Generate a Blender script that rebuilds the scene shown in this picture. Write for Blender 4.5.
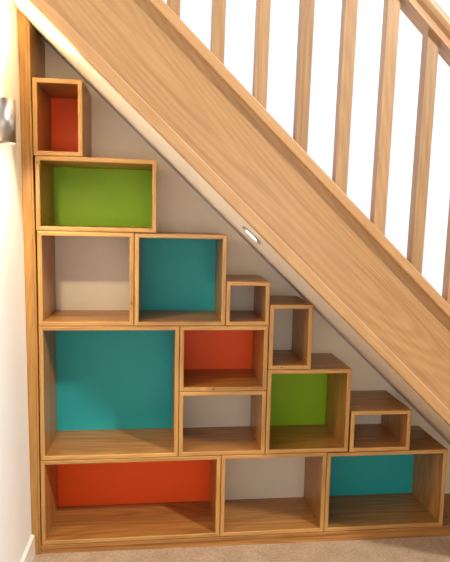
import bpy, bmesh, math
from mathutils import Vector, Matrix

# ------------------------------------------------------------------ camera, world, lights, exposure
scene = bpy.context.scene
COL = scene.collection
for o in list(bpy.data.objects):
    bpy.data.objects.remove(o, do_unlink=True)

cam_data = bpy.data.cameras.new('camera')
cam = bpy.data.objects.new('camera', cam_data)
COL.objects.link(cam)
R_ = Vector((0.99268804, -0.11868325, 0.02201704))
U_ = Vector((-0.00866517, 0.11186256, 0.99368591))
F_ = Vector((0.12039676, 0.98661089, -0.11001622))
m = Matrix((R_, U_, -F_)).transposed().to_4x4()
m.translation = Vector((0.51406724, -2.40448247, 1.55112222))
cam.matrix_world = m
cam_data.sensor_fit = 'HORIZONTAL'
cam_data.sensor_width = 36.0
cam_data.lens = 547.17 / 450.0 * 36.0
cam_data.clip_start = 0.02
scene.camera = cam

world = bpy.data.worlds.new('room_ambient')
scene.world = world
world.use_nodes = True
bg = world.node_tree.nodes['Background']
bg.inputs['Color'].default_value = (1.0, 0.92, 0.82, 1)
bg.inputs['Strength'].default_value = 0.09

def area_light(name, loc, target, sx, sy, power, color, shape='RECTANGLE', spread=180):
    d = bpy.data.lights.new(name, 'AREA')
    d.shape = shape
    d.size = sx
    if shape in ('RECTANGLE', 'ELLIPSE'):
        d.size_y = sy
    d.energy = power
    d.color = color
    d.spread = math.radians(spread)
    o = bpy.data.objects.new(name, d)
    COL.objects.link(o)
    o.location = loc
    v = Vector(target) - Vector(loc)
    o.rotation_euler = v.to_track_quat('-Z', 'Y').to_euler()
    return o

# daylight falling down the stairwell from an unseen source overhead, cool
area_light('stairwell_daylight', (2.3, -0.62, 4.5), (1.2, 0.2, 1.5), 2.6, 1.0, 50, (0.72, 0.86, 1.0))
# added cool fill from beyond the stair foot, evens out the stairwell wall
area_light('stairwell_wall_fill', (4.0, -0.55, 2.2), (0.8, 0.25, 1.9), 0.9, 1.6, 34, (0.76, 0.88, 1.0))
# room daylight behind the photographer
area_light('room_daylight', (3.5, -3.0, 4.4), (0.2, 0.0, 0.9), 0.3, 0.4, 172, (1.0, 0.935, 0.84))
# added broad frontal fill from behind the photographer
area_light('front_fill', (0.9, -4.4, 1.25), (0.8, 0.0, 1.0), 2.4, 1.5, 34, (1.0, 0.93, 0.84))

scene.view_settings.view_transform = 'Standard'
scene.view_settings.look = 'None'
scene.view_settings.exposure = 0.38
scene.view_settings.gamma = 1.0
scene.view_settings.use_curve_mapping = False

# ------------------------------------------------------------------ materials
def srgb(r, g, b):
    f = lambda c: (c / 255 / 12.92) if c / 255 <= 0.04045 else ((c / 255 + 0.055) / 1.055) ** 2.4
    return (f(r), f(g), f(b), 1)

def new_mat(name):
    mt = bpy.data.materials.new(name)
    mt.use_nodes = True
    nt = mt.node_tree
    return mt, nt, nt.nodes['Principled BSDF']

def oak(name, light, dark, rough=0.42, coat=0.15, knots=(), streak=1.0, cathedral=0.0, con=0.30):
    """Oak with the grain along the object's local X axis."""
    mt, nt, p = new_mat(name)
    N, L = nt.nodes.new, nt.links.new
    tc = N('ShaderNodeTexCoord'); oi = N('ShaderNodeObjectInfo')
    off = N('ShaderNodeVectorMath'); off.operation = 'SCALE'
    comb = N('ShaderNodeCombineXYZ')
    L(oi.outputs['Random'], comb.inputs[0]); L(oi.outputs['Random'], comb.inputs[1]); L(oi.outputs['Random'], comb.inputs[2])
    L(comb.outputs[0], off.inputs[0]); off.inputs['Scale'].default_value = 7.3
    add = N('ShaderNodeVectorMath'); add.operation = 'ADD'
    L(tc.outputs['Object'], add.inputs[0]); L(off.outputs[0], add.inputs[1])
    def noise(scale, sc, det, rgh=0.55, dist=0.0):
        mp = N('ShaderNodeMapping'); mp.inputs['Scale'].default_value = sc
        L(add.outputs[0], mp.inputs['Vector'])
        n = N('ShaderNodeTexNoise'); n.inputs['Scale'].default_value = scale
        n.inputs['Detail'].default_value = det; n.inputs['Roughness'].default_value = rgh
        n.inputs['Distortion'].default_value = dist
        L(mp.outputs[0], n.inputs['Vector'])
        return n
    broad = noise(2.2, (0.35, 9, 9), 3, 0.5, 0.2)
    fine = noise(9.0, (0.35, 13, 13), 4, 0.7, 0.1)
    # growth rings: sine of a slowly varying field
    ringf = noise(1.3, (0.38, 3.0, 3.0), 1.0, 0.3, 0.1)
    mul = N('ShaderNodeMath'); mul.operation = 'MULTIPLY'; mul.inputs[1].default_value = 190.0
    L(ringf.outputs['Fac'], mul.inputs[0])
    sn = N('ShaderNodeMath'); sn.operation = 'SINE'; L(mul.outputs[0], sn.inputs[0])
    rm = N('ShaderNodeMapRange'); rm.inputs[1].default_value = -1; rm.inputs[2].default_value = 1
    L(sn.outputs[0], rm.inputs[0])
    def mth(op, a, b):
        q = N('ShaderNodeMath'); q.operation = op
        for i, v in enumerate((a, b)):
            if isinstance(v, (int, float)): q.inputs[i].default_value = v
            else: L(v, q.inputs[i])
        return q.outputs[0]
    wf = 0.8 * streak; wr = 0.10 + cathedral
    s = mth('ADD', mth('MULTIPLY', broad.outputs['Fac'], 0.36), mth('MULTIPLY', fine.outputs['Fac'], wf))
    s = mth('ADD', s, mth('MULTIPLY', rm.outputs[0], wr))
    mid = 0.18 + wf * 0.5 + wr * 0.5
    s = mth('SUBTRACT', s, mid)
    mr = N('ShaderNodeMapRange'); mr.inputs[1].default_value = -con; mr.inputs[2].default_value = con
    L(s, mr.inputs[0])
    mix = N('ShaderNodeMix'); mix.data_type = 'RGBA'
    mix.inputs['A'].default_value = light; mix.inputs['B'].default_value = dark
    L(mr.outputs[0], mix.inputs['Factor'])
    # board to board tone variation
    hv = N('ShaderNodeHueSaturation')
    vr = N('ShaderNodeMapRange'); vr.inputs[3].default_value = 0.9; vr.inputs[4].default_value = 1.08
    L(oi.outputs['Random'], vr.inputs[0]); L(vr.outputs[0], hv.inputs['Value'])
    L(mix.outputs['Result'], hv.inputs['Color'])
    colour = hv.outputs['Color']
    for (kx, ky, kz, kr, kcol) in knots:
        mp = N('ShaderNodeVectorMath'); mp.operation = 'SUBTRACT'; mp.inputs[1].default_value = (kx, ky, kz)
        L(tc.outputs['Object'], mp.inputs[0])
        ms = N('ShaderNodeVectorMath'); ms.operation = 'MULTIPLY'; ms.inputs[1].default_value = (0.5, 1, 1)
        L(mp.outputs[0], ms.inputs[0])
        ln = N('ShaderNodeVectorMath'); ln.operation = 'LENGTH'; L(ms.outputs[0], ln.inputs[0])
        kmr = N('ShaderNodeMapRange'); kmr.inputs[1].default_value = kr * 0.5; kmr.inputs[2].default_value = kr * 1.2
        kmr.inputs[3].default_value = 0.85; kmr.inputs[4].default_value = 0.0
        L(ln.outputs['Value'], kmr.inputs[0])
        km = N('ShaderNodeMix'); km.data_type = 'RGBA'; km.inputs['B'].default_value = kcol
        L(colour, km.inputs['A']); L(kmr.outputs[0], km.inputs['Factor'])
        colour = km.outputs['Result']
    L(colour, p.inputs['Base Color'])
    p.inputs['Roughness'].default_value = rough
    p.inputs['Coat Weight'].default_value = coat
    p.inputs['Coat Roughness'].default_value = 0.25
    bp = N('ShaderNodeBump'); bp.inputs['Strength'].default_value = 0.08; bp.inputs['Distance'].default_value = 0.001
    L(fine.outputs['Fac'], bp.inputs['Height']); L(bp.outputs[0], p.inputs['Normal'])
    return mt

def paint(name, col, rough=0.6, var=0.04, scale=6.0, bump=0.05):
    mt, nt, p = new_mat(name)
    N, L = nt.nodes.new, nt.links.new
    tc = N('ShaderNodeTexCoord')
    n = N('ShaderNodeTexNoise'); n.inputs['Scale'].default_value = scale; n.inputs['Detail'].default_value = 4
    L(tc.outputs['Object'], n.inputs['Vector'])
    hv = N('ShaderNodeHueSaturation'); hv.inputs['Color'].default_value = col
    vr = N('ShaderNodeMapRange'); vr.inputs[3].default_value = 1 - var; vr.inputs[4].default_value = 1 + var
    L(n.outputs['Fac'], vr.inputs[0]); L(vr.outputs[0], hv.inputs['Value'])
    L(hv.outputs['Color'], p.inputs['Base Color'])
    p.inputs['Roughness'].default_value = rough
    p.inputs['Specular IOR Level'].default_value = 0.3
    n2 = N('ShaderNodeTexNoise'); n2.inputs['Scale'].default_value = 180; n2.inputs['Detail'].default_value = 3
    L(tc.outputs['Object'], n2.inputs['Vector'])
    b = N('ShaderNodeBump'); b.inputs['Strength'].default_value = bump; b.inputs['Distance'].default_value = 0.002
    L(n2.outputs['Fac'], b.inputs['Height']); L(b.outputs[0], p.inputs['Normal'])
    return mt

def carpet_mat():
    mt, nt, p = new_mat('beige_carpet')
    N, L = nt.nodes.new, nt.links.new
    tc = N('ShaderNodeTexCoord')
    n1 = N('ShaderNodeTexNoise'); n1.inputs['Scale'].default_value = 90; n1.inputs['Detail'].default_value = 6; n1.inputs['Roughness'].default_value = 0.8
    n2 = N('ShaderNodeTexNoise'); n2.inputs['Scale'].default_value = 9; n2.inputs['Detail'].default_value = 3
    L(tc.outputs['Object'], n1.inputs['Vector']); L(tc.outputs['Object'], n2.inputs['Vector'])
    ad = N('ShaderNodeMath'); ad.operation = 'MULTIPLY_ADD'; ad.inputs[1].default_value = 0.3
    L(n2.outputs['Fac'], ad.inputs[0]); L(n1.outputs['Fac'], ad.inputs[2])
    mr = N('ShaderNodeMapRange'); mr.inputs[1].default_value = 0.42; mr.inputs[2].default_value = 0.88
    L(ad.outputs[0], mr.inputs[0])
    mx = N('ShaderNodeMix'); mx.data_type = 'RGBA'
    mx.inputs['A'].default_value = CARPET_D; mx.inputs['B'].default_value = CARPET_L
    L(mr.outputs[0], mx.inputs['Factor']); L(mx.outputs['Result'], p.inputs['Base Color'])
    p.inputs['Roughness'].default_value = 0.95
    p.inputs['Sheen Weight'].default_value = 0.2
    b = N('ShaderNodeBump'); b.inputs['Strength'].default_value = 0.6; b.inputs['Distance'].default_value = 0.006
    L(n1.outputs['Fac'], b.inputs['Height']); L(b.outputs[0], p.inputs['Normal'])
    return mt

CARPET_D = srgb(142, 114, 88); CARPET_L = srgb(204, 178, 149)
BOX_L = srgb(202, 144, 76); BOX_D = srgb(108, 61, 26)
STAIR_L = srgb(196, 156, 107); STAIR_D = srgb(148, 105, 64)
KNOT = srgb(70, 34, 14); CREAM = srgb(212, 164, 98)
M_BOX = oak('golden_oak', BOX_L, BOX_D, 0.4, 0.25)  # box oak, darkened to carry the shade inside the boxes
M_FRONT_LIT = oak('golden_oak_front_lit', srgb(216, 169, 100), srgb(150, 100, 48), 0.4, 0.2)  # same oak, lightened for the frontal light on the front edges
M_PANEL = oak('golden_oak_upright', srgb(190, 142, 72), srgb(132, 88, 38), 0.42, 0.2)
M_STAIR = oak('pale_oak_stair', STAIR_L, STAIR_D, 0.45, 0.1, knots=((1.98, -0.405, 0.20, 0.006, srgb(120, 66, 34)), (1.3, -0.405, 0.14, 0.003, srgb(120, 66, 34))), cathedral=0.05, con=0.40)
M_RAIL = oak('pale_oak_rail', STAIR_L, srgb(164, 116, 72), 0.42, 0.15, streak=1.1, con=0.36)
M_BAL = oak('pale_oak_baluster', srgb(190, 152, 108), srgb(144, 106, 72), 0.45, 0.1)
M_ORANGE = paint('orange_paint', srgb(238, 84, 16), 0.5, 0.03)
M_GREEN = paint('lime_green_paint', srgb(130, 174, 15), 0.5, 0.05)
M_TEAL = paint('teal_paint', srgb(38, 160, 164), 0.5, 0.03)
M_WHITE = paint('off_white_paint', srgb(214, 204, 188), 0.6, 0.02)
M_WALL = paint('white_wall_paint', srgb(246, 243, 238), 0.75, 0.015, 3.0)
M_WALL_DAYLIT = paint('wall_paint_daylit', srgb(206, 211, 230), 0.75, 0.01, 3.0)  # back wall paint with the cool stairwell daylight put into its colour
M_WALL_WARMLIT = paint('wall_paint_warmlit', srgb(244, 231, 210), 0.75, 0.015, 3.0)  # same back wall paint, tinted for the warm light under the stairs
M_SOFFIT = paint('cream_soffit_paint', srgb(252, 245, 234), 0.7, 0.015, 3.0)
M_SKIRT = paint('white_gloss_paint', srgb(238, 234, 228), 0.3, 0.01)
M_CARPET = carpet_mat()

def metal(name, col, rough, aniso=0.0):
    mt, nt, p = new_mat(name)
    p.inputs['Base Color'].default_value = col
    p.inputs['Metallic'].default_value = 1.0
    p.inputs['Roughness'].default_value = rough
    if aniso:
        p.inputs['Anisotropic'].default_value = aniso
        tg = nt.nodes.new('ShaderNodeTangent'); tg.direction_type = 'RADIAL'; tg.axis = 'Z'
        nt.links.new(tg.outputs[0], p.inputs['Tangent'])
    return mt
M_STEEL = metal('brushed_steel', srgb(176, 168, 160), 0.4)
M_CHROME = metal('chrome', srgb(200, 190, 175), 0.2)

def glow(name, col, strength):
    mt, nt, p = new_mat(name)
    p.inputs['Base Color'].default_value = col
    p.inputs['Emission Color'].default_value = col
    p.inputs['Emission Strength'].default_value = strength
    return mt
M_BULB = glow('lit_bulb_glass', (1.0, 0.86, 0.62, 1), 12)
M_LENS = glow('lit_downlight_lens', (1.0, 0.95, 0.88, 1), 3)

# ------------------------------------------------------------------ helpers
AX_X = Matrix.Identity(3)                                        # grain along world X
AX_Z = Matrix(((0, 0, -1), (0, 1, 0), (1, 0, 0)))                # grain along world Z
SLOPE = math.atan(-0.9414)
CS, SN = math.cos(SLOPE), math.sin(SLOPE)
AX_S = Matrix(((CS, 0, -SN), (0, 1, 0), (SN, 0, CS)))            # local X runs down the stair slope
SA = Vector((0.0521, 0.0, 2.2902))                               # a point on the soffit line (xz)

def link(name, bm, mat, parent=None, basis=AX_X, loc=(0, 0, 0), smooth=False):
    """verts of bm are given in parent space; the object gets orientation `basis`."""
    bmesh.ops.recalc_face_normals(bm, faces=bm.faces)
    M = Matrix.Translation(Vector(loc)) @ basis.to_4x4()
    bmesh.ops.transform(bm, matrix=M.inverted(), verts=bm.verts)
    me = bpy.data.meshes.new(name)
    bm.to_mesh(me); bm.free()
    if smooth:
        for f in me.polygons: f.use_smooth = True
    me.materials.append(mat)
    o = bpy.data.objects.new(name, me)
    COL.objects.link(o)
    if parent: o.parent = parent
    o.matrix_basis = M
    return o

def thing(name, label, cat, loc=(0, 0, 0), group=None):
    o = bpy.data.objects.new(name, None)
    o.empty_display_size = 0.05
    COL.objects.link(o)
    o.location = loc
    o['label'] = label; o['category'] = cat
    if group: o['group'] = group
    return o

def struct(o):
    o['kind'] = 'structure'
    return o

def prism(poly, y0, y1, bm=None):
    """polygon in (x, z) extruded along y."""
    bm = bm or bmesh.new()
    a = [bm.verts.new((x, y0, z)) for x, z in poly]
    b = [bm.verts.new((x, y1, z)) for x, z in poly]
    n = len(poly)
    bm.faces.new(a); bm.faces.new(b[::-1])
    for i in range(n):
        bm.faces.new((a[i], b[i], b[(i + 1) % n], a[(i + 1) % n]))
    return bm

def hexa(pts):
    """eight corners, bottom four then top four, same order."""
    bm = bmesh.new()
    v = [bm.verts.new(p) for p in pts]
    for f in ((0, 1, 2, 3), (7, 6, 5, 4), (0, 4, 5, 1), (1, 5, 6, 2), (2, 6, 7, 3), (3, 7, 4, 0)):
        bm.faces.new([v[i] for i in f])
    return bm

def box(x0, x1, y0, y1, z0, z1):
    return hexa([(x0, y0, z0), (x1, y0, z0), (x1, y1, z0), (x0, y1, z0), (x0, y0, z1), (x1, y0, z1), (x1, y1, z1), (x0, y1, z1)])

def bevel(bm, w, sel=None, seg=2):
    bm.edges.ensure_lookup_table()
    es = [e for e in bm.edges if sel is None or sel(e)]
    bmesh.ops.bevel(bm, geom=es, offset=w, segments=seg, profile=0.5, affect='EDGES', clamp_overlap=True)
    return bm

def slope_poly(p0, p1, x0, x1):
    """strip between perpendicular offsets p0, p1 of the soffit line, cut vertically at x0 and x1 -> (x, z) polygon"""
    def at(x, p):
        s = (x - SA.x + p * SN) / CS
        return (x, SA.z + s * SN + p * CS)
    return [at(x0, p0), at(x1, p0), at(x1, p1), at(x0, p1)]

def line_z(x, p):
    return slope_poly(p, p, x, x)[0][1]

# ------------------------------------------------------------------ structure
FT = -0.0065                                                      # the floor drops very slightly to the right
fz = lambda x: 0.0305 + FT * x
WALLY = 0.312
struct(link('floor', hexa([(-0.4, -4.5, fz(-0.4) - 0.1), (3.4, -4.5, fz(3.4) - 0.1), (3.4, 0.5, fz(3.4) - 0.1), (-0.4, 0.5, fz(-0.4) - 0.1),
                           (-0.4, -4.5, fz(-0.4)), (3.4, -4.5, fz(3.4)), (3.4, 0.5, fz(3.4)), (-0.4, 0.5, fz(-0.4))]), M_CARPET))
struct(link('wall_back', box(-0.3, 3.4, WALLY, WALLY + 0.1, fz(0) - 0.03, 5.0), M_WALL_DAYLIT))
# thin sheet over the back wall, warm under-stair light put into its colour
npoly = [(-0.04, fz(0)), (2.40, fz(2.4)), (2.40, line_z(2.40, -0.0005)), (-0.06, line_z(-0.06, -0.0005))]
struct(link('wall_back_warmlit', prism(npoly, WALLY - 0.0012, WALLY + 0.001), M_WALL_WARMLIT))
wx = lambda z: -0.0425 - 0.0088 * z                               # the left wall leans a touch
struct(link('wall_left', hexa([(-0.25, -4.5, 0.0), (wx(0), -4.5, 0.0), (wx(0), WALLY, 0.0), (-0.25, WALLY, 0.0),
                               (-0.25, -4.5, 5.0), (wx(5), -4.5, 5.0), (wx(5), WALLY, 5.0), (-0.25, WALLY, 5.0)]), M_WALL))
# skirting on the left wall, ends at the front of the oak upright
sk = hexa([(wx(0.04), -4.4, fz(0) + 0.001), (-0.028, -4.4, fz(0) + 0.001), (-0.028, -0.001, fz(0) + 0.001), (wx(0.04), -0.001, fz(0) + 0.001),
           (wx(0.13), -4.4, 0.132), (-0.030, -4.4, 0.126), (-0.030, -0.001, 0.126), (wx(0.13), -0.001, 0.132)])
struct(link('baseboard_left', bevel(sk, 0.002, lambda e: min(v.co.z for v in e.verts) > 0.1), M_SKIRT))

# sloping plaster soffit under the stairs
XL, XR = -0.062, 2.36
sprof = [(-0.404, 0.007), (-0.30, 0.003), (-0.10, -0.0062), (-0.03, -0.0092), (0.005, -0.0098), (0.04, -0.0092), (0.10, -0.0062), (0.20, -0.001), (WALLY - 0.0014, 0.002),
         (WALLY - 0.0014, 0.02), (-0.384, 0.02), (-0.384, 0.012), (-0.404, 0.012)]
bm = bmesh.new()
rr = [[bm.verts.new((x, y, line_z(x, h))) for y, h in sprof] for x in (XL, 2.44)]
bm.faces.new(rr[0]); bm.faces.new(rr[1][::-1])
for i in range(len(sprof)):
    bm.faces.new((rr[0][i], rr[1][i], rr[1][(i + 1) % len(sprof)], rr[0][(i + 1) % len(sprof)]))
sf = struct(link('ceiling', bm, M_SOFFIT, basis=AX_S))
for f in sf.data.polygons:
    f.use_smooth = f.normal.z < -0.9

# ------------------------------------------------------------------ staircase
st = thing('staircase', 'pale oak staircase side with square balusters, sloping above the box shelves', 'staircase',
           (XR, -0.40, fz(XR)))
SO = Vector(st.location)
def st_part(name, bm, mat, basis=AX_S, smooth=False, parent=st):
    bmesh.ops.translate(bm, vec=-SO, verts=bm.verts)
    return link(name, bm, mat, parent, basis, smooth=smooth)

st_part('stringer', prism(slope_poly(0.0125, 0.30, XL, XR), -0.4052, -0.3842), M_STAIR)
def front_long(y):
    return lambda e: all(abs(v.co.y - y) < 1e-5 for v in e.verts) and abs(e.verts[0].co.x - e.verts[1].co.x) > 0.5
t = prism(slope_poly(-0.006, 0.037, XL, XR), -0.431, -0.4056)
st_part('lower_trim', bevel(t, 0.006, front_long(-0.431), 4), M_RAIL)
t = prism(slope_poly(0.2885, 0.3235, XL, XR), -0.431, -0.352)
st_part('base_rail', bevel(t, 0.004, front_long(-0.431), 3), M_RAIL)

# handrail: a moulded section swept down the slope
prof = [(-0.430, 0.966), (-0.430, 0.980), (-0.4265, 0.984), (-0.4225, 0.988), (-0.4225, 0.992), (-0.4265, 0.997), (-0.4325, 1.003), (-0.4365, 1.011),
        (-0.4375, 1.020), (-0.435, 1.030), (-0.429, 1.039), (-0.420, 1.047), (-0.408, 1.053), (-0.3925, 1.055)]
prof = prof + [(-0.785 - y, h) for y, h in prof[-2::-1]]
hr0, hr1 = 0.9, XR
bm = bmesh.new()
rings = []
for x in (hr0, hr1):
    rings.append([bm.verts.new((x, y, line_z(x, h))) for y, h in prof])
n = len(prof)
bm.faces.new(rings[0]); bm.faces.new(rings[1][::-1])
for i in range(n):
    bm.faces.new((rings[0][i], rings[1][i], rings[1][(i + 1) % n], rings[0][(i + 1) % n]))
st_part('handrail', bm, M_RAIL)

LEAN = 0.014
for k in range(8):
    xc = 0.5565 + 0.1587 * k
    w = 0.0235
    zb = [line_z(xc - w, 0.3237), line_z(xc + w, 0.3237)]
    zt = [line_z(xc - w, 0.9655), line_z(xc + w, 0.9655)]
    def px(x, z): return x + LEAN * (z - 2.25)
    pts = []
    for zz in (zb, zt):
        pts += [(px(xc - w, zz[0]), -0.413, zz[0]), (px(xc + w, zz[1]), -0.413, zz[1]), (px(xc + w, zz[1]), -0.370, zz[1]), (px(xc - w, zz[0]), -0.370, zz[0])]
    b = hexa(pts)
    st_part('baluster', bevel(b, 0.0015, lambda e: abs(e.verts[0].co.z - e.verts[1].co.z) > 0.3), M_BAL, basis=AX_Z)

# ------------------------------------------------------------------ oak upright against the left wall
YB = 0.3105
up = thing('side_upright', 'tall narrow oak upright board on the left wall beside the stacked box shelves', 'upright board', (-0.02, 0.0, fz(0)))
UO = Vector(up.location)
zt = 2.33
px_ = lambda x, z: x
def up_part(name, poly, y0, y1, w, mat):
    b = prism(poly, y0, y1)
    bmesh.ops.translate(b, vec=-UO, verts=b.verts)
    return link(name, bevel(b, w, lambda e: all(abs(v.co.y - y0) < 1e-5 for v in e.verts)), mat, up, AX_Z)
xr = [(-0.0165, 2.2), (-0.0115, 1.8), (-0.006, 1.4), (-0.0045, 1.0), (-0.0045, 0.0335)]
STRIP = 0.009
left = [(wx(0.0335) + 0.001, 0.0335), (wx(2.4) + 0.001, line_z(wx(2.4), -0.0115))]
poly = left + [(xr[0][0] - STRIP, line_z(xr[0][0] - STRIP, -0.0115))] + [(x - STRIP, z) for x, z in xr]
up_part('board', poly, 0.0, YB, 0.002, M_PANEL)
poly = [(x - STRIP + 0.0004, z) for x, z in xr[::-1]]
poly += [(xr[0][0] - STRIP + 0.0004, line_z(xr[0][0] - STRIP + 0.0004, -0.0115)), (xr[0][0], line_z(xr[0][0], -0.0115))] + xr
up_part('edge_strip', poly, -0.0015, YB, 0.0015, M_PANEL)

# ------------------------------------------------------------------ plinth under the boxes
BT = 0.0730
pl = thing('base_plinth', 'low oak plinth on the carpet carrying the bottom row of box shelves', 'plinth', (0.0, 0.0, fz(1.0)))
PO = Vector(pl.location)
b = box(-0.004, 2.30, -0.002, YB, 0.0565, BT - 0.0005)
bmesh.ops.translate(b, vec=-PO, verts=b.verts)
link('base_board', bevel(b, 0.002, lambda e: all(abs(v.co.y + 0.002) < 1e-5 for v in e.verts)), M_BOX, pl)
x0, x1 = -0.004, 2.30
b = hexa([(x0, 0.004, fz(x0) + .0005), (x1, 0.004, fz(x1) + .0005), (x1, YB, fz(x1) + .0005), (x0, YB, fz(x0) + .0005),
          (x0, 0.004, 0.056), (x1, 0.004, 0.056), (x1, YB, 0.056), (x0, YB, 0.056)])
bmesh.ops.translate(b, vec=-PO, verts=b.verts)
link('kick_board', b, M_BOX, pl)

# ------------------------------------------------------------------ box shelves
T = 0.0192
DEPTH = 0.3095
G = 0.0011                                                        # hairline joint on each side
GROUP = 'oak box shelves stacked under the stairs'
def shelf_box(x0, x1, z0, z1, colour, label, knots=()):
    x0 += G; x1 -= G; z0 += G * 0.3; z1 -= G
    w, h = x1 - x0, z1 - z0
    root = thing('shelf_box', label, 'box shelf', (x0, 0, z0), GROUP)
    km = {}
    for which, *k in knots:
        km.setdefault(which, []).append(tuple(k))
    KN = {k: oak('knotted_oak_front_lit', srgb(216, 169, 100), srgb(150, 100, 48), 0.4, 0.2, knots=v) for k, v in km.items()}  # knots on the same light-painted front-face oak
    sel = lambda e: all(abs(v.co.y) < 1e-5 for v in e.verts) and abs(e.verts[0].co.x - e.verts[1].co.x) * abs(e.verts[0].co.z - e.verts[1].co.z) < 1e-9
    parts = (('bottom_panel', [(0, 0), (w, 0), (w - T, T), (T, T)], AX_X),
             ('top_panel', [(T, h - T), (w - T, h - T), (w, h), (0, h)], AX_X),
             ('side_panel', [(0, 0), (T, T), (T, h - T), (0, h)], AX_Z),
             ('side_panel', [(w, 0), (w, h), (w - T, h - T), (w - T, T)], AX_Z))
    keys = ('bottom', 'top', 'left', 'right')
    for (nm, poly, ax), key in zip(parts, keys):
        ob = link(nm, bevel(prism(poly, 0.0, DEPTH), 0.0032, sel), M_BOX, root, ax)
        ob.data.materials.append(KN.get(key, M_FRONT_LIT))   # front faces of the same board, frontal light put into the colour
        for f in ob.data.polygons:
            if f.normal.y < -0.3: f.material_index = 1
    mat = {'orange': M_ORANGE, 'green': M_GREEN, 'teal': M_TEAL, 'white': M_WHITE}[colour]
    bp = link('back_panel', box(T + 0.0002, w - T - 0.0002, 0.3005, DEPTH, T + 0.0002, h - T - 0.0002), mat, root)
    bp['label'] = {'orange': 'bright orange painted back', 'green': 'lime green painted back', 'teal': 'teal blue painted back', 'white': 'off-white painted back'}[colour]
    return root

Z0, Z1, Z2, Z3, Z4 = BT, 0.4722, 1.0798, 1.4905, 1.804
shelf_box(-0.002, 0.8085, Z0, Z1, 'orange', 'long oak box shelf with an orange back, bottom left corner on the plinth')
shelf_box(0.8085, 1.3132, Z0, Z1, 'white', 'oak box shelf with an off-white back, middle of the bottom row on the plinth')
shelf_box(1.3132, 1.919, Z0, Z1 - 0.003, 'teal', 'wide oak box shelf with a teal back, right end of the bottom row')
shelf_box(-0.001, 0.610, Z1, Z2, 'teal', 'largest oak box shelf, tall teal back, standing on the long orange-backed one')
shelf_box(0.610, 1.0130, Z1, 0.7772, 'white', 'oak box shelf with an off-white back, directly below the middle orange-backed one')
shelf_box(0.610, 1.0130, 0.7772, Z2, 'orange', 'middle-sized oak box shelf with an orange back, right of the largest teal-backed one',
          knots=(('bottom', 0.155, 0, 0.010, 0.004, KNOT), ('bottom', 0.11, 0, 0.0135, 0.010, CREAM), ('top', 0.215, 0, 0.300, 0.003, KNOT)))
shelf_box(1.0135, 1.4145, Z1, 0.8749, 'green', 'square oak box shelf with a lime green back, standing on the bottom row')
shelf_box(-0.001, 0.408, Z2, Z3, 'white', 'square oak box shelf with an off-white back, above the largest teal-backed one',
          knots=(('right', 0.10, 0, -0.398, 0.0045, srgb(120, 62, 26)),))
shelf_box(0.408, 0.8145, Z2, 1.4885, 'teal', 'square oak box shelf with a teal back, just left of the smallest cube')
shelf_box(0.8145, 1.0145, Z2, 1.2815, 'white', 'smallest oak cube box shelf with an off-white back, under the recessed downlight')
shelf_box(1.0155, 1.218, 0.8749, 1.177, 'white', 'narrow upright oak box shelf with off-white back, on the square green-backed one',
          knots=(('bottom', 0.062, 0, 0.010, 0.0028, KNOT),))
shelf_box(1.4210, 1.7220, Z1 - 0.003, 0.6705, 'white', 'small low oak box shelf, off-white back, on the wide teal-backed one at right')
shelf_box(-0.0045, 0.504, Z3, Z4, 'green', 'wide oak box shelf with a lime green back, second from the top on the left',
          knots=(('left', 0.285, 0, -0.009, 0.0035, KNOT),))
shelf_box(-0.011, 0.193, Z4, 2.1195, 'orange', 'topmost small upright oak box shelf with an orange back')

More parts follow.
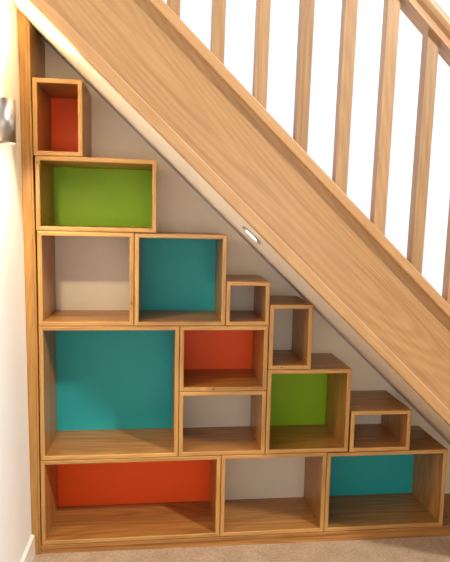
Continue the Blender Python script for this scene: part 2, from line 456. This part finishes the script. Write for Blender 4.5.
# ------------------------------------------------------------------ wall lamp on the left wall
def tube(r0, r1, z0, z1, seg=48, bm=None):
    bm = bm or bmesh.new()
    L = []
    for r, z in ((r0, z0), (r0, z1), (r1, z1), (r1, z0)):
        L.append([bm.verts.new((r * math.cos(2 * math.pi * i / seg), r * math.sin(2 * math.pi * i / seg), z)) for i in range(seg)])
    for k in range(4):
        a, b_ = L[k], L[(k + 1) % 4]
        for i in range(seg):
            bm.faces.new((a[i], a[(i + 1) % seg], b_[(i + 1) % seg], b_[i]))
    return bm
def disc_solid(r, z0, z1, seg=40):
    bm = bmesh.new()
    bmesh.ops.create_cone(bm, cap_ends=True, segments=seg, radius1=r, radius2=r, depth=z1 - z0)
    bmesh.ops.translate(bm, vec=(0, 0, (z0 + z1) / 2), verts=bm.verts)
    return bm
LX, LY, LZ = -0.014, -0.425, 1.797
LH = 0.142
lamp = thing('wall_lamp', 'brushed steel cylinder up-and-down lamp on the left wall, lit', 'wall lamp', (LX, LY, LZ))
o = link('lamp_body', bevel(tube(0.0405, 0.0375, 0, LH), 0.0006, lambda e: False), M_STEEL, lamp)
for f in o.data.polygons:
    f.use_smooth = abs(f.normal.z) < 0.5
link('wall_mount', box(wx(1.9) + 0.001 - LX, -0.036, -0.016, 0.016, 0.035, LH - 0.035), M_STEEL, lamp)
for zz in (0.016, LH - 0.022):
    link('bulb', disc_solid(0.030, zz, zz + 0.006), M_BULB, lamp)
link('bulb_holder', disc_solid(0.0372, 0.03, LH - 0.03), M_STEEL, lamp)
def lamp_light(z, up, power, spread):
    d = bpy.data.lights.new('lamp_light', 'AREA')
    d.shape = 'DISK'; d.size = 0.05; d.energy = power; d.color = (1.0, 0.78, 0.44); d.spread = math.radians(spread)
    l = bpy.data.objects.new('lamp_light', d); COL.objects.link(l)
    l.parent = lamp; l.location = (0, 0, z)
    l.rotation_euler = (math.pi if up else 0, 0, 0)
lamp_light(0.004, False, 5.8, 180)
lamp_light(LH - 0.004, True, 6.5, 112)

# ------------------------------------------------------------------ recessed downlight in the soffit
dx, dy = 0.893, -0.178
dl = thing('recessed_downlight', 'small chrome-rimmed recessed downlight in the sloping cream soffit', 'downlight', (dx, dy, line_z(dx, -0.0022)))
def tilted(bm):
    bmesh.ops.transform(bm, matrix=AX_S.to_4x4(), verts=bm.verts)
    return bm
link('rim', tilted(tube(0.052, 0.033, -0.005, -0.0004)), M_CHROME, dl, AX_S)
link('lens', tilted(disc_solid(0.0325, -0.0058, -0.001)), M_LENS, dl, AX_S)
